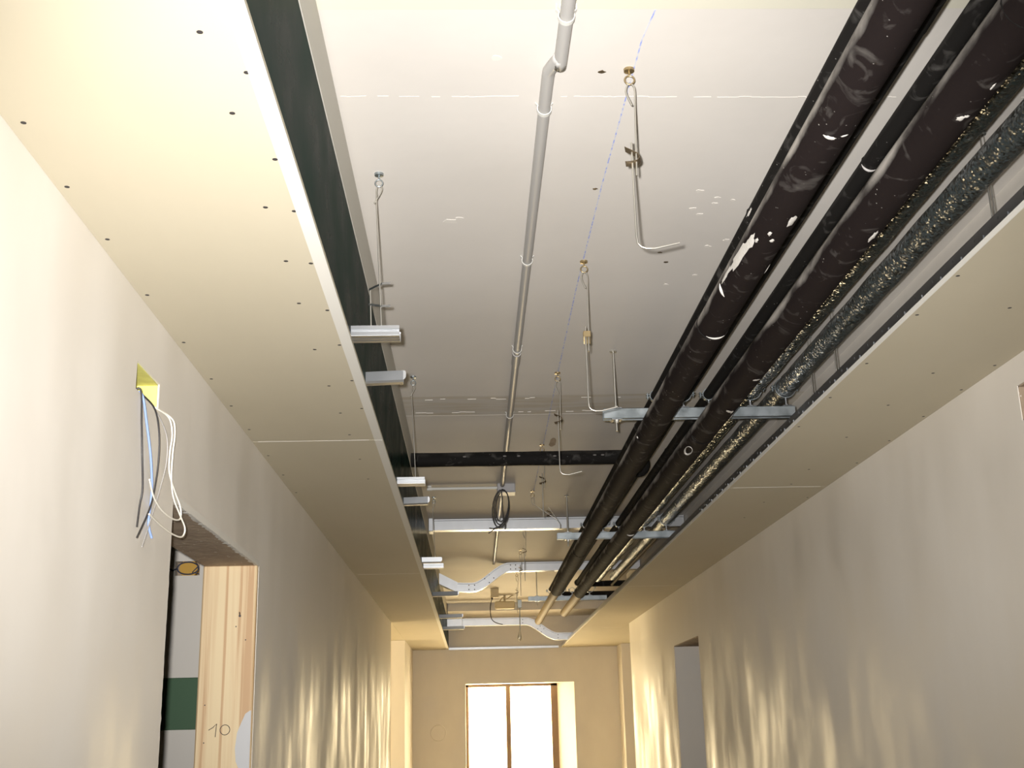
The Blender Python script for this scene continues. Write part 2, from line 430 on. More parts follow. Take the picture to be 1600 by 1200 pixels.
# ================================================================== the setting
XL, XR = -0.735, 1.497          # faces of the corridor walls
ZS, ZC = 2.570, 3.040           # underside of the boarded side soffits / of the concrete slab
YE = 14.80                      # end wall
TW = 0.18
ED = -0.297                     # inner edge of the left soffit
ER = 1.080                      # inner edge of the right soffit

fo = struct(obj('floor', MB().box(-4.6, 4.2, -4.1, 16.0, -0.12, 0.0), FLOORM))

# slab with its precast panels
ce = struct(obj('ceiling', MB().box(-4.6, 4.2, -4.1, 16.0, ZC + 0.03, ZC + 0.2), SLAB))
obj('slab_panel', MB().box(-4.6, 4.2, -4.1, 2.045, ZC, ZC + 0.031), SLAB, ce)
obj('slab_panel', MB().box(-4.6, 4.2, 2.118, 5.05, ZC, ZC + 0.031), SLAB, ce)
obj('slab_panel', MB().box(-4.6, 4.2, 5.38, 16.0, ZC, ZC + 0.031), SLAB, ce)
obj('joint_strip', MB().box(-4.6, 4.2, 2.045, 2.112, ZC - 0.004, ZC + 0.031), CREAM, ce)
obj('stained_band', MB().box(-4.6, 4.2, 5.05, 5.38, ZC + 0.0008, ZC + 0.031), STAIN, ce)
random.seed(4)
mb = MB()                                    # ragged mortar ridge along a formwork seam
x = -0.29
while x < 1.4:
    L = random.uniform(0.008, 0.03)
    if random.random() < 0.8:
        y = 2.462 + 0.012 * (x + .3) + random.uniform(-.0022, .0022); h = random.uniform(.0003, .0011)
        mb.box(x, x + L, y - h, y + h, ZC - 0.0006, ZC + 0.001)
    x += L
obj('mortar_ridge', mb, SEAM, ce)
for (y, a, b) in ((5.10, -.2, .95), (5.33, -.29, .6)):
    mb = MB(); x = a
    while x < b:
        L = random.uniform(0.01, 0.05)
        q = y + random.uniform(-.012, .012)
        if random.random() < 0.4: mb.box(x, x + L, q - random.uniform(.001, .004), q + random.uniform(.001, .004), ZC - 0.001, ZC + 0.002)
        x += L
    obj('mortar_ridge', mb, SEAM, ce)
mb = MB()
ch = [(0.394, 2.12), (0.381, 2.23), (0.368, 2.94), (0.363, 3.72), (0.368, 4.78), (0.379, 5.93), (0.39, 7.25)]
mb.strip([(a, b, ZC - 0.0006) for a, b in ch], 0.0032, 0.0006, (1, 0, 0))
obj('chalk_line', mb, CHALK, ce)
random.seed(9)
for (x, y, s, m) in [(0.646, 2.983, .011, SEAM), (0.703, 3.026, .008, SEAM), (0.646, 3.097, .009, SEAM), (0.672, 3.138, .009, SEAM), (0.702, 3.065, .008, SEAM),
                     (0.75, 3.042, .008, SEAM), (0.79, 3.327, .009, SEAM), (0.74, 3.376, .009, SEAM), (0.744, 3.618, .008, SEAM), (0.665, 3.703, .009, SEAM),
                     (0.307, 2.36, .008, CLIPM), (0.352, 2.963, .006, CLIPM), (-0.05, 3.17, .016, SEAM), (-0.02, 3.15, .010, SEAM), (0.07, 2.30, .012, SEAM),
                     (0.60, 3.42, .006, CLIPM), (0.63, 3.50, .007, CLIPM)]:
    n = 9; ring = []
    for k in range(n):
        a = 2 * math.pi * k / n; r = s * random.uniform(.6, 1.15); ring.append((x + 1.3 * r * math.cos(a), y + r * math.sin(a), ZC - 0.001))
    mb = MB().add(ring + [(p[0], p[1], ZC + .001) for p in ring], [tuple(reversed(range(n)))] + [(k, (k + 1) % n, n + (k + 1) % n, n + k) for k in range(n)])
    obj('mortar_spot' if m is SEAM else 'drill_mark', mb, m, ce)
mb = MB(); ring = [(0.425 + .018 * math.cos(k * .628) * (1 + .2 * math.sin(k * 2.1)), 5.95 + .10 * math.sin(k * .628), ZC - .0008) for k in range(10)]
mb.add(ring, [tuple(range(10))]); obj('rust_stain', mb, BROWN, ce)
bm = struct(obj('trim_2', MB().box(-0.29, 2.4, 13.95, 14.80, 2.95, ZC + .01), SLAB), 'shallow concrete beam under the slab by the end wall')

# left wall: room door, cable niche, side passage
HOLE = (2.53, 2.722, 2.360, 2.424)
DOORL = (2.905, 4.126, 0.0, 2.190)
wl = struct(obj('wall_left', grid_wall('x', XL - TW, XL, -4.1, 10.85, 0.0, ZC + .01, [HOLE, DOORL]), PLASTER))
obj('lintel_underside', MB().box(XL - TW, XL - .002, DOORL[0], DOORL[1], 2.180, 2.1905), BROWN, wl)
random.seed(21)
def ragged_band(n, fn):
    """one crumbling strip of plaster: outer edge straight, inner edge broken"""
    V = []; F = []
    for i in range(n + 1):
        k = random.uniform(.15, 1.0) * (1.6 if random.random() < .12 else 1.0)
        V += fn(i / n, k)
        if i: b = (i - 1) * 3; F += [(b, b + 1, b + 4, b + 3), (b + 1, b + 2, b + 5, b + 4)]
    return MB().add(V, F)
y0, y1 = DOORL[0], DOORL[1]
obj('ragged_plaster_edge', ragged_band(90, lambda t, k: [(XL + .0008, y0 + (y1 - y0) * t, 2.196 + .004 * k), (XL + .0012, y0 + (y1 - y0) * t, 2.181 - .003 * k), (XL - .004 - .012 * k, y0 + (y1 - y0) * t, 2.1795)]), CORE, wl)
obj('ragged_plaster_edge', ragged_band(110, lambda t, k: [(XL + .0008, y0 - .004 - .003 * k, .6 + 1.58 * t), (XL + .001, y0 + .001 + .005 * k, .6 + 1.58 * t), (XL - .02, y0 + .002 + .004 * k, .6 + 1.58 * t)]), PLASTER, wl)
mb = MB().box(XL - .125, XL - .115, HOLE[0] - .001, HOLE[1] + .001, HOLE[2] - .001, HOLE[3] + .001)          # cavity lining
mb.box(XL - .12, XL - .004, HOLE[1] - .003, HOLE[1] + .0005, HOLE[2], HOLE[3]).box(XL - .12, XL - .004, HOLE[0], HOLE[1], HOLE[3] - .003, HOLE[3] + .0005)
mb.box(XL - .12, XL - .004, HOLE[0] - .0005, HOLE[0] + .003, HOLE[2], HOLE[3]).box(XL - .12, XL - .004, HOLE[0], HOLE[1], HOLE[2] - .0005, HOLE[2] + .003)
obj('yellow_cavity_lining', mb, YELLOW, wl)
obj('hole_shade_disc', MB().disc((XL - .1155, 2.60, 2.395), (1, 0, 0), .014, .004), BLACKCABLE, wl)  # black disc painted in for the shade of a hole at the back
struct(obj('wall_left_far', MB().box(XL - 3.2, XL, 13.10, YE, 0, ZC), PLASTER), 'pale wall beyond the side passage')
struct(obj('wall_passage_near', MB().box(XL - 3.2, XL - TW, 10.67, 10.85, 0, ZC), PLASTER))
struct(obj('wall_passage_end', grid_wall('x', XL - 3.4, XL - 3.2, 10.67, 13.3, 0, ZC, [(11.2, 12.8, .8, 2.2)]), PLASTER))
struct(obj('ceiling_passage', MB().box(XL - 3.2, XL - .001, 10.85, 13.10, ZS, ZS + .0125), BOARD))

# room beyond the left door
rw = struct(obj('wall_room_far', grid_wall('y', 5.30, 5.45, -4.6, XL - TW, 0, ZC, [(-1.312, -1.204, 2.305, 2.368)]), PLASTER))
obj('recess_back', MB().box(-1.312, -1.204, 5.35, 5.36, 2.305, 2.368), BROWN, rw)
struct(obj('wall_room_near', MB().box(-4.6, XL - TW, 0.9, 1.05, 0, ZC), PLASTER))
struct(obj('wall_room_side', grid_wall('x', -4.6, -4.45, 0.9, 5.45, 0, ZC, []), PLASTER))

# right wall: niche, door
wr = struct(obj('wall_right', grid_wall('x', XR, XR + .2, -4.1, 11.50, 0, ZC + .01, [(2.86, 3.068, 2.392, 2.490), (7.99, 8.985, 0, 2.19)]), PLASTER))
obj('niche_lining', MB().box(XR + .09, XR + .1, 2.86, 3.068, 2.392, 2.490).box(XR + .003, XR + .09, 3.064, 3.0685, 2.392, 2.490).box(XR + .003, XR + .09, 2.86, 3.068, 2.486, 2.4905).box(XR + .003, XR + .09, 2.86, 3.068, 2.3915, 2.396), BROWN, wr)
obj('door_jamb', MB().box(XR + .002, XR + .2, 8.975, 8.986, 0, 2.19), PLASTER, wr)
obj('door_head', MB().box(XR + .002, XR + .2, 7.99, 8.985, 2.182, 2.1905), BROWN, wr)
struct(obj('wall_right_room', MB().box(XR + .2, 4.1, 9.3, 9.4, 0, ZC), PLASTER))
struct(obj('wall_right_passage', MB().box(XR + .2, 4.1, 11.35, 11.50, 0, ZC), PLASTER))
struct(obj('wall_right_pier', MB().box(1.76, 4.1, 14.35, YE + .01, 0, ZC), PLASTER), 'pale pier standing out beside the end wall')
struct(obj('wall_right_outer', grid_wall('x', 4.1, 4.2, -4.1, 16, 0, ZC, []), PLASTER))
struct(obj('wall_right_room_near', MB().box(XR + .2, 4.1, 6.9, 7.0, 0, ZC), PLASTER))
# end wall with the window opening; right reveal splayed
WX0, WX1, WZ = -0.10, 1.22, 2.16
we = struct(obj('wall_end', grid_wall('y', YE, YE + .42, -0.74, 4.1, 0, ZC + .01, [(WX0, WX1, 0.0, WZ)]), PLASTER))
mb = MB().add([(WX1 + .001, YE, 0), (WX1 + .001, YE, WZ), (1.035, YE + .34, WZ), (1.035, YE + .34, 0), (WX1 + .001, YE + .42, 0), (WX1 + .001, YE + .42, WZ), (1.035, YE + .42, WZ), (1.035, YE + .42, 0)],
              [(0, 3, 2, 1), (3, 7, 6, 2), (1, 2, 6, 5), (0, 4, 7, 3)])
obj('splayed_reveal', mb, PLASTER, we)
obj('raised_ring', MB().tube(arc((-.43, YE - .001, 1.60), .09, 0, 360, 24)[:-1], .006, 6, closed=True), PLASTER, we)
wn = struct(empty('window_1', (0.45, YE + .36, 0)), 'tall glazed window with brown frame at the corridor end')
y0, y1 = YE + .34, YE + .40
obj('window_frame', MB().bevbox(WX0, WX0 + .035, y0, y1, 0, WZ).bevbox(.955, 1.036, y0, y1, 0, WZ).bevbox(WX0, 1.036, y0, y1, WZ - .03, WZ), FRAMEM, wn)
obj('mullion', MB().bevbox(.395, .452, y0 - .01, y1, 0, WZ - .02), FRAMEM, wn)
for a, b in ((WX0 + .03, .40), (.45, .96)): obj('pane', MB().box(a, b, y0 + .028, y0 + .034, 0, WZ - .02), GLASS, wn)
hd = obj('handle', MB().bevbox(.985, 1.005, y0 - .03, y0, 1.02, 1.10).tube([(.995, y0 - .03, 1.09), (.995, y0 - .05, 1.09), (.995, y0 - .05, .97)], .008, 8), GALV, wn)
struct(obj('trim_1', MB().bevbox(-0.298, 1.045, YE - .035, YE - .002, 2.566, 2.594, .002).box(-.298, 1.045, YE - .0375, YE - .034, 2.566, 2.570), GALV), 'bright galvanised edge trim along the end wall')
# near end behind the camera
struct(obj('wall_near', MB().box(-4.6, 4.2, -4.1, -3.98, 0, ZC), PLASTER))

# ------------------------------------------------------------------ boarded side soffits
scr = None
def soffit(name, x0, x1, joints, edge_left, screws, label):
    root = struct(empty(name, ((x0 + x1) / 2, 5, ZS)), label)
    for a, b in zip(joints[:-1], joints[1:]):
        bd = obj('plasterboard', MB().bevbox(x0, x1, a + .0012, b - .0012, ZS, ZS + .0125, .0008), BOARD, root)
        if edge_left: obj('edge_strip', MB().box(x1 - .027, x1 + .0006, a + .0012, b - .0012, ZS - .0008, ZS + .002), EDGEWHITE, bd)
        else: obj('cut_edge', MB().box(x0 - .0012, x0 + .001, a + .0012, b - .0012, ZS - .0005, ZS + .0128), CORE, bd)
    random.seed(len(screws))
    for j in joints[1:-1]:
        mb = MB(); x = x0 + .02
        while x < x1 - .03:
            L = random.uniform(.03, .09)
            if random.random() < .9: mb.box(x, min(x + L, x1 - .02), j - random.uniform(.0018, .0035), j + random.uniform(.0018, .0035), ZS - .0006, ZS + .004)
            x += L
        obj('joint_filler', mb, CORE, root)
    proto = None
    for (x, y) in screws:
        if proto is None:
            mb = MB().disc((0, 0, -.0004), (0, 0, 1), .0048, .002, 10).disc((0, 0, -.0009), (0, 0, 1), .0026, .001, 8)
            me = bpy.data.meshes.new('screw'); me.from_pydata(mb.v, [], mb.f); me.materials.append(SCREW)
            proto = bpy.data.objects.new('screw', me); s = proto
        else: s = proto.copy()
        COL.objects.link(s); s.parent = root; s.location = Vector((x, y, ZS)) - ORG[root.name]
    return root
L_scr = [(-0.708, 1.725), (-0.715, 1.958), (-0.713, 2.194), (-0.717, 2.507), (-0.715, 2.844), (-0.714, 3.165), (-0.715, 3.45), (-0.714, 3.74), (-.716, 4.12), (-.714, 4.45), (-.715, 4.8),
         (-0.372, 1.470), (-0.371, 1.698), (-0.378, 2.051), (-0.380, 2.316), (-0.389, 2.571), (-0.397, 2.914), (-.40, 3.25), (-.40, 3.55), (-.40, 3.83), (-.40, 4.2), (-.40, 4.55),
         (-0.326, 1.577), (-0.329, 1.857), (-0.327, 2.069), (-.33, 2.33), (-.33, 2.62), (-.33, 2.88), (-.33, 3.2), (-.33, 3.5)]
R_scr = [(1.094, 2.441), (1.307, 2.657), (1.096, 2.700), (1.475, 3.135), (1.325, 3.203), (1.479, 3.383), (1.313, 3.550), (1.480, 3.699), (1.310, 3.974), (1.482, 4.037), (1.099, 3.812),
         (1.323, 4.504), (1.328, 4.793), (1.10, 3.1), (1.10, 3.45), (1.48, 4.4), (1.31, 5.2), (1.48, 5.1), (1.31, 5.6)]
soffit('ceiling_left', XL, ED, [-4.0, .36, 3.91, 7.46, 11.0, YE], True, L_scr, 'cream plasterboard soffit along the wall with the room door')
soffit('ceiling_right', ER, XR, [-4.0, 1.30, 4.855, 8.40, 11.95, YE], False, R_scr, 'cream plasterboard soffit under the black pipes')
struct(obj('ceiling_right_bay', MB().box(XR, 4.1, 11.50, YE, ZS, ZS + .0125), BOARD))

# punched edge profile on the right soffit
ud = thing('edge_profile', (ER + .012, 5, ZS + .0125), 'dark punched steel edge profile along the soffit rim beneath the grey pipe', 'profile')
z0 = ZS + .0129
holes = [(1.91 + .1185 * k + .0418, 1.91 + .1185 * k + .0482, z0 + .0118, z0 + .0182) for k in range(31)]
obj('web', grid_wall('x', ER + .001, ER + .0022, -2.0, YE - .05, z0, z0 + .028, holes), GALV, ud)      # punched right through
obj('flange', MB().box(ER + .001, ER + .028, -2.0, YE - .05, z0, z0 + .0012), GALV, ud)
obj('flange', MB().box(ER + .001, ER + .028, -2.0, YE - .05, z0 + .027, z0 + .0282), GALV, ud)
y = 1.91
while y < 5.5:
    obj('slot_glint_tab', MB().box(ER - .0008, ER + .0012, y - .0016, y + .0016, z0 - .006, z0 + .009), GALV, ud)  # added metal tabs imitating the light glints at the slots
    y += .1185

# ------------------------------------------------------------------ dark duct along the left soffit
du = thing('ventilation_duct', (-0.5, 6, ZS + .013), 'long dark green metal duct side standing on the left soffit rim', 'duct')
ys = [-3.5, .45, 2.95, 5.45, 7.95, 10.45, 12.95, YE - .01]
for a, b in zip(ys[:-1], ys[1:]):
    sh = obj('duct_section', MB().box(-.70, ED - .002, a + .0012, b - .0012, ZS + .0132, 2.888), DUCTM, du)
obj('upper_strip', MB().bevbox(-.70, ED - .0005, -3.5, YE - .01, 2.889, 3.031, .002), DUCTTOP, du)
obj('top_rail', MB().box(-.70, ED - .04, -3.5, YE - .01, 3.031, 3.0395), DUCTTOP, du)

# ------------------------------------------------------------------ ceiling profiles sticking out of the left soffit
zb = ZS + .0130
def cd_profile(y, x1, label):
    o = thing('ceiling_profile', (x1 - .06, y, zb), label, 'profile', 'galvanised profiles poking out of the left soffit')
    sec = [(y + .052, zb + .027), (y + .058, zb + .027), (y + .058, zb + .0008), (y + .042, zb + .0008), (y + .040, zb + .0024), (y + .036, zb + .0024), (y + .034, zb + .0008),
           (y + .024, zb + .0008), (y + .022, zb + .0024), (y + .018, zb + .0024), (y + .016, zb + .0008), (y, zb + .0008), (y, zb + .011), (y + .0022, zb + .013), (y + .0022, zb + .016), (y, zb + .018), (y, zb + .027), (y + .006, zb + .027)]
    obj('channel', MB().profile_x(sec, ED - .0015, x1), GALV, o)
    return o
def u_profile(y, x1, label, skew):
    o = thing('ceiling_profile', (x1 - .06, y, zb), label, 'profile', 'galvanised profiles poking out of the left soffit')
    sec = [(y + .030, zb + .030), (y + .030, zb + .001), (y + .004, zb + .001), (y, zb + .006), (y, zb + .034)]
    mb = MB().profile_x(sec, ED - .0015, x1 - .008, skew=skew)
    k = skew * (x1 - .008 - ED)
    mb.add([(x1 - .008, y + k - .0006, zb + .006), (x1 - .002, y + k - .0006, zb + .010), (x1, y + k - .0006, zb + .016), (x1, y + k - .0006, zb + .028), (x1 - .003, y + k - .0006, zb + .033), (x1 - .008, y + k - .0006, zb + .034)], [(0, 1, 2, 3, 4, 5)])
    obj('channel', mb, GALV, o)
    return o
cd_profile(2.848, -.176, 'ribbed galvanised ceiling profile hung below the wire with the double clip')
cd_profile(4.72, -.187, 'ribbed galvanised ceiling profile just behind the black cross pipe end')
cd_profile(7.31, -.176, 'ribbed galvanised ceiling profile close behind a flat twin beyond the straight rail')
u_profile(3.274, -.182, 'smooth rounded galvanised profile next after the ribbed one under the double clip', -.12)
u_profile(5.19, -.183, 'smooth galvanised profile beyond the black cross pipe, before the straight rail', -.15)
u_profile(7.08, -.178, 'flat galvanised profile right before a ribbed one beyond the straight rail', 0)
u_profile(8.93, -.10, 'smooth galvanised profile beneath the dark end of the swan-neck trunking', -.2)
u_profile(10.73, -.085, 'smooth galvanised profile just before the last one at the far trunking', -.15)
u_profile(12.0, -.08, 'last galvanised profile before the end wall, beneath the far trunking', -.15)

# ------------------------------------------------------------------ grey conduit under the slab
CX, CZ = 0.185, 3.024
co = thing('electrical_conduit', (CX, 5, CZ), 'grey plastic conduit clipped along the slab, with a kink near one clip', 'conduit')
P = smooth_path([(CX + .026, -3.0, CZ - .014), (CX + .024, 1.0, CZ - .014), (CX + .022, 2.18, CZ - .014), (CX + .019, 2.25, CZ - .013), (CX + .004, 2.315, CZ - .002), (CX, 2.36, CZ), (CX, 2.6, CZ)], 5)
obj('conduit_tube', MB().tube(P + [Vector((CX, 4.40, CZ))], .0145, 14), CONDUIT, co)
obj('conduit_tube', MB().tube([(CX, 4.50, CZ), (CX + .003, 6.96, CZ)], .0145, 14), CONDUIT, co)
obj('conduit_tube', MB().tube([(CX + .004, 7.10, CZ), (CX + .005, 8.196, CZ)], .0125, 12), CONDUIT, co)
obj('conduit_tube', MB().tube([(CX + .005, 8.282, CZ), (CX + .006, 10.45, CZ)], .0125, 12), CONDUIT, co)
obj('coupling', MB().tube([(CX, 4.38, CZ), (CX, 4.52, CZ)], .0172, 14), CONDUIT, co)
for y, dx, dz, rr in ((2.10, .022, -.014, .0165), (2.50, 0, 0, .0165), (3.44, 0, 0, .0165), (4.34, 0, 0, .0165), (5.33, 0, 0, .0165), (6.35, 0, 0, .0165), (8.6, .005, 0, .0145)):
    mb = MB()
    cx, cz = CX + dx, CZ + dz
    mb.strip(arc((cx, y, cz), rr, 150, 390, 14), .012, .002, (0, 1, 0))
    mb.strip([(cx - rr * .85, y, cz + rr * .5), (cx - rr * 1.25, y, cz + rr * .95), (cx - rr * 1.2, y - .006, ZC)], .010, .002, (0, 1, 0))
    mb.strip([(cx + rr * .85, y, cz + rr * .5), (cx + rr * 1.25, y, cz + rr * .95), (cx + rr * 1.2, y - .006, ZC)], .010, .002, (0, 1, 0))
    mb.bevbox(cx - rr * .8, cx + rr * .8, y - .006, y + .006, cz + rr * .6, ZC, .001)
    obj('conduit_clip', mb, CLEAR, co)

jb = thing('junction_box', (.212, 7.05, 2.99), 'square grey junction box on the slab where the conduits meet', 'junction box')
obj('box_body', MB().bevbox(.158, .266, 6.99, 7.10, 2.990, ZC, .004), BOXGREY, jb)
obj('lid', MB().bevbox(.156, .268, 6.988, 7.102, 2.984, 2.991, .002), BOXGREY, jb)
tag(obj('electrical_conduit', MB().tube([(.158, 7.04, 3.022), (-.24, 7.04, 3.022)], .0095, 10).tube([(-.235, 7.04, 3.022), (-.265, 7.04, 3.022)], .0125, 10).box(-.262, -.238, 7.03, 7.05, 3.03, ZC), CLEAR), 'thin pale conduit branching sideways from the square grey box', 'conduit')
lp = []
for k in range(3):
    c = (.176 + .004 * k, 6.975 - .006 * k, 2.884 + .006 * k)
    a, b = .050 - .006 * k, .116 - .012 * k
    lp += [(c[0] + a * math.sin(2 * math.pi * t / 20) + .010 * math.cos(2 * math.pi * t / 20), c[1], c[2] + b * math.cos(2 * math.pi * t / 20)) for t in range(20)]
lp += [(.19, 6.965, 2.80), (.165, 6.965, 2.775), (.13, 6.965, 2.762), (.105, 6.965, 2.766)]
mb = MB().tube([(.185, 7.0, 2.99)] + lp, .0036, 7)
mb.tube(smooth_path([(.21, 6.965, 2.83), (.175, 6.962, 2.78), (.145, 6.962, 2.765), (.10, 6.965, 2.735)], 4), .003, 6).tube(smooth_path([(.205, 6.965, 2.84), (.20, 6.962, 2.79), (.198, 6.962, 2.755)], 4), .003, 6)
tag(obj('cable_coil', mb, BLACKCABLE), 'coil of black cable hanging below the square grey junction box', 'cable')

# ------------------------------------------------------------------ wire hangers
HG = 'wire hangers with spring clips along the chalk line'
def hanger(x, y, label, zclip, zbot, toe=None, style='butterfly', scale=1.0, group=HG, dx=0.0, mbr=BRASS, dy=0.0):
    o = thing('wire_hanger', (x, y, ZC), label, 'hanger', group)
    an = obj('anchor', MB().tube([(x, y, ZC), (x, y, ZC - .006), (x, y, ZC - .007)], [.0125, .012, .004], 14, smooth=False).tube([(x, y, ZC - .005), (x, y, ZC - .018)], .0025, 8), mbr, o)
    obj('eye', MB().tube(arc((x, y, ZC - .028), .011, 0, 360, 16)[:-1], .0022, 7, closed=True), mbr, an)
    s = 1 if dx >= 0 else -1
    zt = ZC - .037
    lin = lambda z: (x + dx * (zt - z) / (zt - zbot), y + dy * (zt - z) / (zt - zbot))
    a1 = lin(zclip - .045)
    obj('upper_wire', MB().tube(smooth_path([(x + .002, y, zt - .055), (x - .010, y, zt - .02), (x - .001, y, zt), (x + .010, y, zt - .012), (x + .009, y, zt - .05)], 4) + [Vector((a1[0] + .004, a1[1], zclip - .045))], .0021, 7), ROD, o)
    c = lin(zclip); b = lin(zbot + .03)
    pts = [(c[0] - .004, c[1], zclip + .035), (b[0] - .004, b[1], zbot + .03)]
    if toe: pts += [(b[0] - .002, b[1], zbot + .012), (b[0] + .005, b[1], zbot + .004), (b[0] + .016, b[1], zbot), (b[0] + .035, b[1], zbot), (b[0] + toe, b[1] + .0, zbot + .012)]
    else: pts += [(b[0] - .004, b[1], zbot)]
    obj('lower_wire', MB().tube(pts, .0024, 8), ROD, o)
    cx, cy = c; k = scale
    mb = MB()
    if style == 'butterfly':
        mb.strip([(cx - .020 * k, cy - .006, zclip + .016 * k), (cx - .004 * k, cy, zclip + .011 * k), (cx + .010 * k, cy + .004, zclip + .006 * k), (cx + .014 * k, cy + .004, zclip - .004 * k), (cx + .008 * k, cy + .002, zclip - .012 * k), (cx - .006 * k, cy, zclip - .016 * k), (cx - .020 * k, cy - .006, zclip - .020 * k)], .016 * k, .0012, (0.25, 1, -.35))
        obj('spring_clip', mb, CLIPM, o)
    else:
        mb.strip([(cx - .009, cy + .006, zclip - .02), (cx - .009, cy - .006, zclip + .012), (cx - .009, cy - .010, zclip + .018)], .001, .001, (1, 0, 0))
        mb.bevbox(cx - .011, cx + .011, cy - .008, cy - .006, zclip, zclip + .018, .0006).bevbox(cx - .011, cx + .011, cy - .008, cy + .012, zclip + .017, zclip + .019, .0006).bevbox(cx - .011, cx + .011, cy + .010, cy + .012, zclip - .018, zclip + .018, .0006)
        obj('spring_clip', mb, BRASS, o)
    return o
hanger(.368, 2.35, 'wire hanger with open bronze clip and free hooked end, nearest the slab ridge', 2.822, 2.605, .088)
hanger(.367, 3.486, 'wire hanger with square folded clip, hooked beside the first strut end', 2.785, 2.548, .085, 'square')
hanger(.366, 4.705, 'wire hanger with open clip crossing in front of the black cross pipe', 2.842, 2.607, .085)
hanger(.373, 6.00, 'wire hanger beside the rust-stained spot behind the black cross pipe', 2.852, 2.66, None)
hanger(.382, 7.25, 'wire hanger pulled aslant towards the second strut', 2.90, 2.80, None, 'butterfly', .9, HG, .20)
hanger(.383, 8.55, 'short wire hanger on the slab just beyond the straight galvanised rail', 2.86, 2.64, None, 'butterfly', .9)
hanger(.40, 9.75, 'wire hanger in front of the swan-neck trunking', 2.88, 2.66, None, 'butterfly', .9)
hanger(.42, 11.2, 'wire hanger behind the swan-neck trunking near the third strut', 2.86, 2.66, None, 'butterfly', .9)

LG = 'wire hangers beside the dark duct'
def duct_hanger(x, y, zb_, label, double):
    o = thing('wire_hanger', (x, y, ZC), label, 'hanger', LG)
    an = obj('anchor', MB().tube([(x, y, ZC), (x, y, ZC - .006), (x, y, ZC - .007)], [.0125, .012, .004], 14, smooth=False).tube([(x, y, ZC - .005), (x, y, ZC - .018)], .0025, 8), STRUT, o)
    obj('eye', MB().tube(arc((x, y, ZC - .028), .010, 0, 360, 16)[:-1], .002, 7, closed=True), STRUT, an)
    zt = ZC - .036; dx = .014
    obj('upper_wire', MB().tube(smooth_path([(x - .012, y, zt - .05), (x + .004, y, zt - .022), (x + .008, y, zt - .006), (x, y, zt), (x - .006, y, zt - .01), (x - .006, y, zt - .05)], 4) + [Vector((x + dx - .004, y, zb_))], .002, 7), ROD, o)
    if double:
        obj('lower_wire', MB().tube([(x - .021, y + .01, 2.715), (x - .017, y + .01, zb_)], .002, 7), ROD, o)
        for z in (2.722, 2.672):
            mb = MB()
            s = .012 if z > 2.7 else -.010
            mb.strip([(x - .024, y + .01, z - s * .5), (x - .006, y + .004, z + s * .1), (x + .010, y - .002, z + s * .5), (x + .032, y - .004, z + s * .55)], .007, .0012, (.1, .3, 1))
            obj('spring_clip', mb, GALV, o)
    return o
duct_hanger(-.232, 2.862, 2.600, 'wire hanger with double clip holding the first ribbed profile', True)
duct_hanger(-.234, 4.735, 2.600, 'thin plain wire hanger dropping past the end of the black cross pipe', False)
duct_hanger(-.236, 7.40, 2.61, 'faint wire hanger between the thin pale conduit and the straight rail', False)

RG = 'wires dropping onto the right soffit'
for x, y, lb in ((1.30, 2.656, 'thin wire behind the grey film pipe, far from the struts'), (1.30, 3.97, 'thin wire behind the grey film pipe, two hands before the first strut'), (1.30, 4.27, 'thin wire behind the grey film pipe, just before the first strut')):
    o = thing('wire_hanger', (x, y, ZC), lb, 'hanger', RG)
    obj('wire', MB().tube([(x - .004, y, ZC), (x - .002, y, ZS + .0125)], .002, 6).tube([(x + .006, y, ZC), (x + .004, y, ZS + .0125)], .0016, 6), ROD, o)
    obj('anchor', MB().tube([(x, y, ZC), (x, y, ZC - .006)], .012, 12, smooth=False), STRUT, o)

# ------------------------------------------------------------------ pipes
P1 = (.686, 2.700, .046); P2 = (.893, 2.700, .047)
PA = (.722, 2.852, .019); PB = (.830, 2.860, .030); PC = (.930, 2.855, .020)
PF = (1.092, 2.878, .046); PG = (1.233, 2.878, .038)

def splash(pp, y, ang, dy, da, seed, parent, mtl=SPLASH, name='plaster_splash', shear=0.0, lift=.0012):
    """thin irregular splash of plaster lying on a pipe's skin"""
    random.seed(seed); X, Z, r = pp; n = 16; ring = []
    for k in range(n):
        t = 2 * math.pi * k / n; q = random.uniform(.65, 1.15)
        yy = dy * q * math.cos(t); aa = da * q * math.sin(t)
        ring.append((y + yy + shear * aa, ang + aa))
    mb = MB(); V = []
    for (yy, aa) in ring: 
        a = math.radians(aa); V.append((X + (r + .0002) * math.cos(a), yy, Z + (r + .0002) * math.sin(a)))
    m = []
    for (yy, aa) in ring:
        yi = y + (yy - y) * .55; ai = math.radians(ang + (aa - ang) * .55); m.append((X + (r + lift) * math.cos(ai), yi, Z + (r + lift) * math.sin(ai)))
    a = math.radians(ang); c = [(X + (r + lift * 1.3) * math.cos(a), y, Z + (r + lift * 1.3) * math.sin(a))]
    F = [(k, (k + 1) % n, n + (k + 1) % n, n + k) for k in range(n)] + [(n + k, n + (k + 1) % n, 2 * n) for k in range(n)]
    mb.add(V + m + c, F, True)
    return obj(name, mb, mtl, parent)
def ring_mark(pp, y, a0, a1, wid, parent, mtl=SPLASH, name='plaster_smear', lean=0.0):
    X, Z, r = pp; pts = []
    for i in range(13):
        t = i / 12; a = math.radians(a0 + (a1 - a0) * t)
        pts.append((X + (r + .001) * math.cos(a), y + lean * t, Z + (r + .001) * math.sin(a)))
    ws = [wid * max(.15, math.sin(math.pi * (.04 + .92 * i / 12))) for i in range(13)]
    return obj(name, MB().tube(pts, ws, 6), mtl, parent)

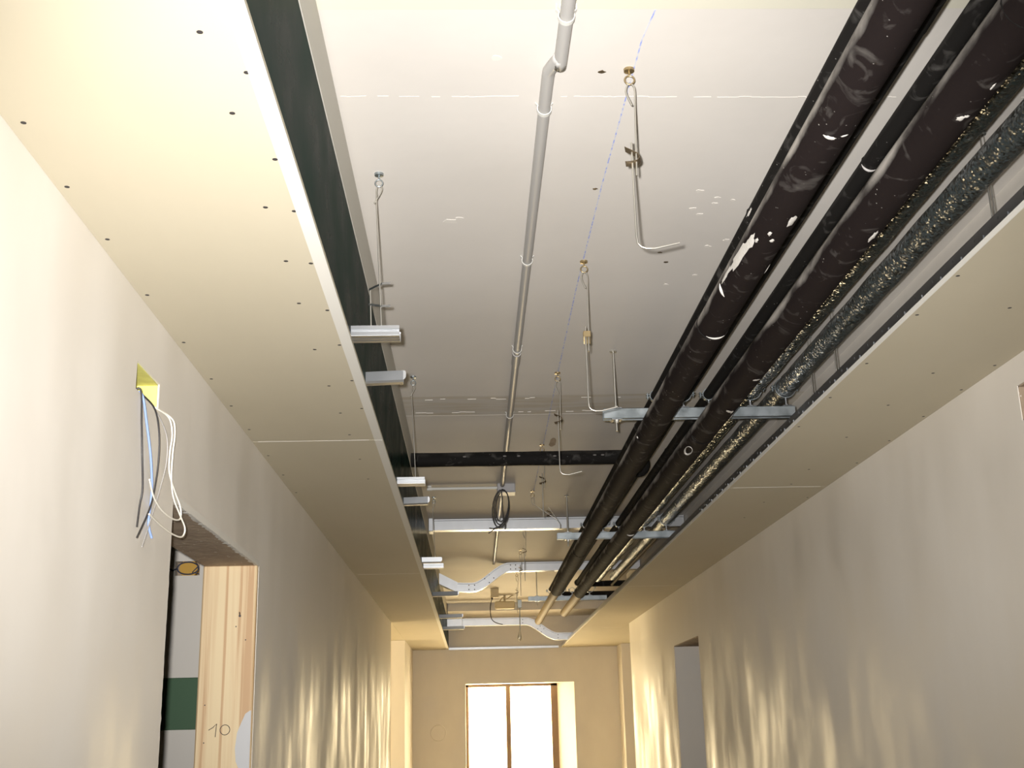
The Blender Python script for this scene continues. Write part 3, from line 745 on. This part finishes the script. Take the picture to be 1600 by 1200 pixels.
def big_pipe(pp, cuts, m, label, wob, seed, bare=None, name='heating_pipe', cat='pipe', group='black insulated pipes'):
    X, Z, r = pp
    o = thing(name, (X, 5, Z - r), label, cat, group)
    sl = None
    for i, (a, b) in enumerate(zip(cuts[:-1], cuts[1:])):
        rr = r * (1.0 if i % 2 == 0 else .965)
        s = obj('insulation_sleeve', MB().pipe_y(X, Z, rr, a + .001, b - .001, 32, .07 if wob > .05 else .16, wob, seed + i), m, o)
        if i < len(cuts) - 2: ring_mark((X, Z, r - .0012), b, 0, 359, .0022, o, RUBBER2, 'sleeve_joint')
        sl = sl or s
    if bare: obj('bare_pipe', MB().pipe_y(X, Z, bare[2], bare[0], bare[1], 24), TANPIPE, o)
    return o
G1 = 'two big black insulated pipes'
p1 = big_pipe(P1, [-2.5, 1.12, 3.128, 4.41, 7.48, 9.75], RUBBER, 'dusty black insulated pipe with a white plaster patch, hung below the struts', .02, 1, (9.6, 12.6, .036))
for a in ((2.58, 201, .12, 17, 1, -.0035), (2.50, 209, .05, 13, 2, 0), (2.73, 191, .07, 6, 3, 0), (2.33, 285, .030, 14, 4, 0.0007), (2.63, 312, .030, 3, 5, .002), (1.955, 252, .006, 17, 6, 0), (1.945, 283, .004, 10, 16, 0), (2.43, 262, .012, 7, 7, 0), (2.40, 246, .012, 6, 8, 0), (2.46, 224, .014, 5, 9, 0)):
    splash(P1, a[0], a[1], a[2], a[3], a[4], p1, shear=a[5])
ring_mark(P1, 3.115, 238, 305, .0028, p1); ring_mark(P1, 2.80, 185, 225, .004, p1, SPLASH, 'plaster_smear', .02); ring_mark(P1, 4.405, 192, 205, .003, p1)
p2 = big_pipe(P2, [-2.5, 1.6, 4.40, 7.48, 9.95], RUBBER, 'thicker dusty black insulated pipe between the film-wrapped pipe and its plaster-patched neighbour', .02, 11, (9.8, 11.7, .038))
for a in ((1.88, 262, .010, 9, 21, 0), (1.872, 272, .005, 7, 27, 0), (2.41, 281, .030, 8, 22, 0), (3.915, 268, .012, 18, 23, .0006), (3.93, 285, .02, 6, 28, 0), (3.535, 278, .008, 15, 24, 0), (1.77, 277, .012, 3, 25, 0), (4.03, 310, .05, 4, 26, 0)):
    splash(P2, a[0], a[1], a[2], a[3], a[4], p2, shear=a[5])
X, Z, r = P2                                                       # torn plaster ring below the first strut
rg = [(X + (r + .001) * math.cos(math.radians(230 + 17 * math.cos(t))), 4.55 + .055 * math.sin(t), Z + (r + .001) * math.sin(math.radians(230 + 17 * math.cos(t)))) for t in [i * 2 * math.pi / 16 for i in range(16)]]
obj('plaster_smear', MB().tube(rg, [.0016 + .0035 * max(0, math.sin(i * 2 * math.pi / 16)) for i in range(16)], 6, closed=True), SPLASH, p2)
ring_mark(P2, 6.61, 246, 296, .006, p2)
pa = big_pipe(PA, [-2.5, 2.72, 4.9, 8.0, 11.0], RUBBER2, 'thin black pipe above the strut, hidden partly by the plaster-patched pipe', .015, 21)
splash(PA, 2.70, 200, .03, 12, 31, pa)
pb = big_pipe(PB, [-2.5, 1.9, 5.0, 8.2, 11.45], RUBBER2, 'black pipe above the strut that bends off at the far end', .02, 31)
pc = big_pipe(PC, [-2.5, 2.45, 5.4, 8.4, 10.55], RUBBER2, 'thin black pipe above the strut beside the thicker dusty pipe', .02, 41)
ring_mark(PC, 2.45, 190, 300, .0035, pc, GREYCABLE, 'tape_band')
pf = big_pipe(PF, [-2.5, 4.33, 10.35], FILM, 'pipe in crinkled black film next to the thicker dusty pipe', .07, 51)
pg = big_pipe(PG, [-2.5, 4.33, 10.35], FILMG, 'pipe in crinkled grey film closest to the right wall', .07, 61, None)
obj('bare_pipe', MB().pipe_y(PG[0] + .0, PG[1] - .052, .011, 7.5, 10.5, 12), TANPIPE, pg)
# elbows of the two bending pipes
X, Z, r = PB
e = [(X, 11.40, Z)] + arc((X + .16, 11.45, Z), .16, 180, 90, 8, 'xy') + [(1.47, 11.61, Z)]
obj('elbow', MB().tube(e, r * 1.15, 16), RUBBER2, pb)
X, Z, r = PC
e = [(X, 10.5, Z)] + arc((X + .10, 10.55, Z), .10, 180, 90, 8, 'xy') + [(1.47, 10.65, Z)]
obj('elbow', MB().tube(e, r * 1.3, 16), RUBBER2, pc)
# cross pipe
cp = thing('cross_pipe', (.27, 5.78, 2.885), 'black insulated pipe crossing the slab sideways into the dark duct', 'pipe')
V = MB(); n = 26; m = 28; pts = []
for i in range(m):
    x = ED + .001 + (.80 - ED) * i / (m - 1)
    for k in range(n):
        th = 2 * math.pi * k / n; rr = .0355 * (1 + .05 * noise.noise(Vector((x * 9, math.cos(th) * 1.5, math.sin(th) * 1.5 + 3))))
        pts.append((x, 5.80 + rr * math.cos(th), 2.922 + rr * math.sin(th)))
V.add(pts, [(i * n + k, i * n + (k + 1) % n, (i + 1) * n + (k + 1) % n, (i + 1) * n + k) for i in range(m - 1) for k in range(n)], True)
V.add([pts[(m - 1) * n + k] for k in range(n)], [tuple(range(n))])
obj('insulation_sleeve', V, RUBBER2, cp)
obj('elbow', MB().tube(smooth_path([(.795, 5.80, 2.922), (.845, 5.80, 2.915), (.862, 5.80, 2.885), (.850, 5.80, 2.86), (.825, 5.80, 2.856)], 4), .040, 16), RUBBER2, cp)
for x, a in ((-.03, 110), (.17, 110), (.24, 110), (.42, 115), (.62, 112), (.66, 112)):
    t = math.radians(a + 60); c = Vector((x, 5.80 + .035 * math.cos(t), 2.922 + .035 * math.sin(t)))
    obj('dust_fleck', MB().add([c + Vector((.009 * math.cos(k), -.0012, .004 * math.sin(k))) for k in [j * .785 for j in range(8)]], [tuple(range(8))]), mat('dull_dust', (.14, .13, .12), .9), cp)

# ------------------------------------------------------------------ struts with rods and pipe clamps
SG = 'galvanised struts carrying the pipes'
def strut(y, x0, x1, xr, label, far=False):
    o = thing('strut_rail', (xr, y, 2.76), label, 'strut', SG)
    z0, z1 = 2.760, 2.801
    mb = MB().bevbox(x0, x1, y, y + .0025, z0, z1, .0008).bevbox(x0, x1, y + .0385, y + .041, z0, z1, .0008).bevbox(x0, x1, y, y + .041, z1 - .0025, z1, .0008)
    mb.bevbox(x0, x1, y, y + .0095, z0, z0 + .0025, .0006).bevbox(x0, x1, y + .0315, y + .041, z0, z0 + .0025, .0006)
    mb.box(x0, x1, y + .0095, y + .011, z0, z0 + .008).box(x0, x1, y + .030, y + .0315, z0, z0 + .008)
    obj('rail', mb, STRUT, o)
    yr = y + .0205
    rd = obj('threaded_rod', MB().tube([(xr, yr, 2.715), (xr, yr, ZC)], .005, 10).tube([(xr, yr, ZC - .006), (xr, yr, ZC)], .014, 8, smooth=False), ROD, o)
    obj('thread', MB().tube([(xr + .0056 * math.cos(k * 1.05), yr + .0056 * math.sin(k * 1.05), 2.716 + k * .0011) for k in range(280)], .0007, 4), ROD, rd)
    obj('plate_washer', MB().bevbox(xr - .021, xr + .021, y, y + .041, z1, z1 + .004, .001), GALV, o)
    obj('plate_washer', MB().bevbox(xr - .021, xr + .021, y, y + .041, z0 - .004, z0, .001), GALV, o)
    for zz in (z1 + .004, z0 - .013): obj('nut', MB().tube([(xr, yr, zz), (xr, yr, zz + .009)], .0095, 6, smooth=False), ROD, o)
    for pp in (PA, PB, PC, PF, PG):
        X, Z, r = pp; rc = r + .0025
        if X + .02 > x1: continue
        cl = obj('pipe_clamp', MB().strip([(X + rc * math.cos(t), yr, Z + rc * math.sin(t)) for t in [i * 2 * math.pi / 24 for i in range(25)]], .02, .003, (0, 1, 0)), STRUT, o)
        for s in (-1, 1): obj('clamp_ear', MB().bevbox(X + s * (rc + .007) - .008, X + s * (rc + .007) + .008, yr - .010, yr + .010, Z - .006, Z - .003, .0006).bevbox(X + s * (rc + .007) - .008, X + s * (rc + .007) + .008, yr - .010, yr + .010, Z + .003, Z + .006, .0006).tube([(X + s * (rc + .008), yr, Z - .013), (X + s * (rc + .008), yr, Z + .013)], .0035, 7), STRUT, cl)
        obj('clamp_stud', MB().tube([(X, yr, z1), (X, yr, Z - r)], .005, 8).tube([(X, yr, z1 + .004), (X, yr, z1 + .011)], .009, 6, smooth=False).bevbox(X - .019, X + .019, y, y + .041, z1, z1 + .004, .001), GALV, cl)
    for pp in (P1, P2):
        X, Z, r = pp
        obj('hanging_stud', MB().tube([(X, yr, Z + r - .004), (X, yr, z0 + .002)], .006, 8), STRUT, o)
    return o
strut(4.40, .515, 1.262, .566, 'galvanised strut with the square-clip hanger hooked to its end')
strut(7.40, .538, 1.285, .607, 'galvanised strut in front of the straight galvanised rail')
strut(11.10, .518, 1.25, .60, 'galvanised strut beyond the swan-neck trunking')

# ------------------------------------------------------------------ galvanised trunking across the corridor
def trunk(name, path, y, depth, h, label, dark_to=None):
    o = thing(name, (path[0][0], y, path[0][1]), label, 'trunking', 'galvanised trunking across the corridor')
    pts = [Vector((a, b)) for a, b in path]; nrm = []
    for i in range(len(pts)):
        t = (pts[min(i + 1, len(pts) - 1)] - pts[max(i - 1, 0)]).normalized(); nrm.append(Vector((-t.y, t.x)))
    def sweep(lo, hi, ya, yb):
        V = []
        for p, q in zip(pts, nrm):
            a = p + q * lo; b = p + q * hi
            V += [(a.x, ya, a.y), (a.x, yb, a.y), (b.x, yb, b.y), (b.x, ya, b.y)]
        F = []
        for i in range(len(pts) - 1):
            for k in range(4): F.append((i * 4 + k, i * 4 + (k + 1) % 4, i * 4 + 4 + (k + 1) % 4, i * 4 + 4 + k))
        e = (len(pts) - 1) * 4; F += [(3, 2, 1, 0), (e, e + 1, e + 2, e + 3)]
        return MB().add(V, F)
    obj('body', sweep(-h / 2, h / 2 - .012, y, y + depth), GALV, o)
    obj('lid', sweep(h / 2 - .010, h / 2, y - .004, y + depth + .004), GALV, o)
    return o, pts, nrm
def S(x0, z0, x1, z1, n=14): return [(x0 + (x1 - x0) * i / n, z0 + (z1 - z0) * (3 * (i / n) ** 2 - 2 * (i / n) ** 3)) for i in range(n + 1)]
o, _, _ = trunk('straight_trunking', [(ED + .004, 2.998), (.5, 2.998), (1.49, 2.998)], 8.20, .075, .077, 'straight galvanised trunking across the slab behind the second strut')
obj('end_bracket', MB().bevbox(ED, ED + .03, 8.17, 8.30, 2.95, ZC, .002), GALV, o)
o, pts, nr = trunk('swan_neck_trunking', [(-.14, 2.832), (-.05, 2.828)] + S(.0, 2.828, .34, 3.0) + [(.6, 3.0), (1.49, 3.0)], 10.5, .09, .076, 'swan-neck galvanised trunking curving down towards the dark duct')
obj('dark_end_piece', MB().add([(-.29, 10.48, 2.86), (-.13, 10.48, 2.785), (-.13, 10.48, 2.872), (-.29, 10.48, 2.955), (-.29, 10.6, 2.86), (-.13, 10.6, 2.785), (-.13, 10.6, 2.872), (-.29, 10.6, 2.955)],
    [(0, 1, 2, 3), (7, 6, 5, 4), (0, 4, 5, 1), (1, 5, 6, 2), (2, 6, 7, 3), (3, 7, 4, 0)]), GALV, o)
def rivet_holes(o, spots, y):
    for x, z in spots: obj('rivet_hole_disc', MB().disc((x, y + .0005, z), (0, -1, 0), .0055, .002, 8), SCREW, o)  # dark discs painted in place of open, shaded rivet holes
rivet_holes(o, [(-.03, 2.845), (.02, 2.845), (-.03, 2.808), (.02, 2.808), (.11, 2.90), (.15, 2.935), (.15, 2.865), (.19, 2.905), (.34, 3.015), (.385, 3.015), (.34, 2.98), (.385, 2.98)], 10.5)
o, pts, nr = trunk('s_bend_trunking', [(-.24, 2.806), (.56, 2.806)] + S(.60, 2.806, .97, 2.628) + [(1.06, 2.628), (1.4, 2.628)], 13.75, .09, .08, 'far galvanised trunking that drops in an S onto the right soffit')
rivet_holes(o, [(.57, 2.822), (.57, 2.786), (.77, 2.745), (.81, 2.715), (.74, 2.715), (.78, 2.68), (.97, 2.645), (.97, 2.61)], 13.75)
obj('end_piece', MB().bevbox(-.295, -.12, 13.74, 13.86, 2.76, 2.85, .003), GALV, o)

# ------------------------------------------------------------------ far bits on the slab
b1 = thing('junction_box', (.23, 12.5, 2.944), 'narrow tall cream box under the slab with a dangling black cable', 'junction box')
obj('box_body', MB().bevbox(.19, .275, 12.47, 12.53, 2.945, ZC, .004), BOXCREAM, b1)
obj('cable_gland', MB().tube([(.205, 12.5, 2.95), (.205, 12.5, 2.925)], .010, 8), BLACKCABLE, b1)
b2 = thing('junction_box', (.355, 13.2, 2.88), 'wide cream box under the slab in front of the far S-bend trunking', 'junction box')
obj('box_body', MB().bevbox(.245, .465, 13.15, 13.28, 2.895, 2.975, .012), BOXCREAM, b2)
obj('mounting_stem', MB().tube([(.355, 13.21, 2.97), (.355, 13.21, ZC)], .012, 8), BOXCREAM, b2)
obj('cable_tail', MB().tube(smooth_path([(.30, 13.18, 2.975), (.33, 13.15, 3.01), (.38, 13.15, 3.0), (.42, 13.17, 3.025), (.45, 13.18, ZC)], 4), .006, 6), BOXCREAM, b2)
tag(obj('cable', MB().tube(smooth_path([(.205, 12.5, 2.93), (.185, 12.48, 2.86), (.19, 12.47, 2.74), (.23, 12.47, 2.69), (.31, 12.47, 2.665)], 5), .0045, 6), BLACKCABLE), 'black cable dangling from the narrow tall cream box', 'cable')
hr = thing('hanging_rod', (.535, 13.70, 2.58), 'threaded rod with pale end piece hanging in front of the far trunking', 'rod')
obj('threaded_rod', MB().tube([(.538, 13.70, 2.95), (.535, 13.70, 2.64)], .006, 8), STRUT, hr)
obj('end_piece', MB().tube([(.534, 13.70, 2.69), (.532, 13.70, 2.655), (.531, 13.70, 2.62), (.530, 13.70, 2.60), (.530, 13.70, 2.58)], [.010, .016, .024, .022, .008], 10), GALV, hr)
obj('ceiling_plate', MB().bevbox(.515, .56, 13.68, 13.72, 2.95, ZC, .002), STRUT, hr)

# ------------------------------------------------------------------ cables out of the wall niche
def cable(name, yz, m, r, label, lift=.008):
    pts = [(XL - .06, 2.60, 2.39), (XL - .012, yz[0][0], 2.367), (XL + .004, yz[0][0], yz[0][1])] + [(XL + lift + .004 * math.sin(i * 1.3), a, b) for i, (a, b) in enumerate(yz[1:])]
    return tag(obj(name, MB().tube(smooth_path(pts, 5), r, 8), m), label, 'cable')
cable('cable', [(2.557, 2.362), (2.556, 2.292), (2.564, 2.218), (2.591, 2.148), (2.595, 2.112), (2.587, 2.062)], BLACKCABLE, .0021, 'straighter black cable hanging from the yellow wall niche', .010)
cable('cable', [(2.582, 2.357), (2.636, 2.340), (2.669, 2.293), (2.685, 2.226), (2.680, 2.154), (2.649, 2.106), (2.556, 2.034)], BLACKCABLE, .0021, 'bowed black cable hanging from the yellow wall niche, crossing the others', .016)
cable('cable', [(2.573, 2.354), (2.602, 2.304), (2.639, 2.235), (2.672, 2.176), (2.691, 2.137), (2.685, 2.086), (2.703, 2.056)], BLUECABLE, .0028, 'blue cable hanging from the yellow wall niche', .008)
cable('cable', [(2.662, 2.353), (2.720, 2.330), (2.759, 2.299), (2.771, 2.245), (2.748, 2.180), (2.692, 2.102), (2.614, 2.023)], GREYCABLE, .0017, 'thin grey cable bowing out below the yellow wall niche', .012)
cable('cable', [(2.684, 2.357), (2.747, 2.349), (2.771, 2.314), (2.766, 2.268), (2.792, 2.225), (2.856, 2.193), (2.899, 2.164), (2.895, 2.134), (2.840, 2.122), (2.745, 2.127), (2.668, 2.144), (2.608, 2.171)], WHITECABLE, .0021, 'white cable from the niche, looped higher with its end turned up', .020)
cable('cable', [(2.699, 2.359), (2.758, 2.348), (2.772, 2.315), (2.770, 2.269), (2.789, 2.216), (2.820, 2.173), (2.877, 2.139), (2.921, 2.113), (2.905, 2.090), (2.833, 2.085), (2.725, 2.087), (2.600, 2.092)], WHITECABLE, .0021, 'white cable from the niche, looped lower past the door edge', .026)

# ------------------------------------------------------------------ door lining and what shows through the door
dl = thing('door_lining', (XL - .09, 4.112, 0), 'pine board lining the far side of the room doorway, marked 10', 'door frame')
obj('board', MB().bevbox(XL - .185, XL - .001, 4.098, 4.1265, 0, 2.183, .005), WOOD, dl)
yb = 4.0972
obj('pencil_number', MB().tube([(-.876, yb, 1.640), (-.862, yb, 1.648), (-.850, yb, 1.660), (-.853, yb, 1.618)], .0012, 5).tube([(-.822 + .016 * math.cos(t) * 1.0, yb, 1.640 + .016 * math.sin(t)) for t in [.5 + i * .42 for i in range(16)]], .0012, 5), INK, dl)
obj('nail', MB().tube([(-.790, 4.098, 2.022), (-.784, 4.075, 2.008)], .0022, 6).disc((-.784, 4.075, 2.008), (0, -1, 0), .004, .002, 8), SCREW, dl)
for x, z in ((-.800, 1.975), (-.766, 1.93), (-.892, 1.72), (-.890, 1.60)):
    obj('knot', MB().disc((x, 4.0985, z), (0, -1, 0), .0022, .001, 9), SCREW, dl)
random.seed(3)
ring = [(-.742, 4.0965, 1.70), (-.757, 4.0965, 1.69), (-.770, 4.0965, 1.66), (-.782, 4.0965, 1.63), (-.787, 4.0965, 1.58), (-.783, 4.0965, 1.54), (-.770, 4.0965, 1.51), (-.738, 4.0965, 1.48), (-.738, 4.0965, 1.70)]
obj('plaster_smear', MB().add(ring + [(a, 4.099, c) for a, b, c in ring], [tuple(range(9))] + [(k, (k + 1) % 9, 9 + (k + 1) % 9, 9 + k) for k in range(9)]), PATCHM, dl)
sb = thing('socket_box', (-1.258, 5.33, 2.305), 'round orange box with dark cable ring in the room wall cut-out', 'socket box')
obj('cup', MB().tube([(-1.256, 5.345, 2.337), (-1.256, 5.31, 2.337)], .040, 20), ORANGE, sb)
mb = MB().tube([(-1.256 + .047 * math.cos(t), 5.298, 2.337 + .027 * math.sin(t)) for t in [i * 2 * math.pi / 20 for i in range(20)]], .003, 6, closed=True)
mb.tube([(-1.30, 5.296, 2.337), (-1.32, 5.293, 2.327), (-1.335, 5.293, 2.335)], .0028, 6).tube([(-1.21, 5.296, 2.345), (-1.235, 5.294, 2.318), (-1.205, 5.294, 2.31)], .0028, 6)
obj('cable_ring', mb, mat('dark_blue_cable', (0.03, 0.04, 0.08), 0.5), sb)
gp = thing('green_board', (-1.257, 5.29, 1.65), 'plain dark green rectangular board on the room wall', 'board')
obj('panel', MB().bevbox(-1.337, -1.12, 5.288, 5.2995, 1.65, 1.866, .002), GREENP, gp)
obj('edge', MB().box(-1.340, -1.335, 5.287, 5.2995, 1.65, 1.866), PLASTER, gp)
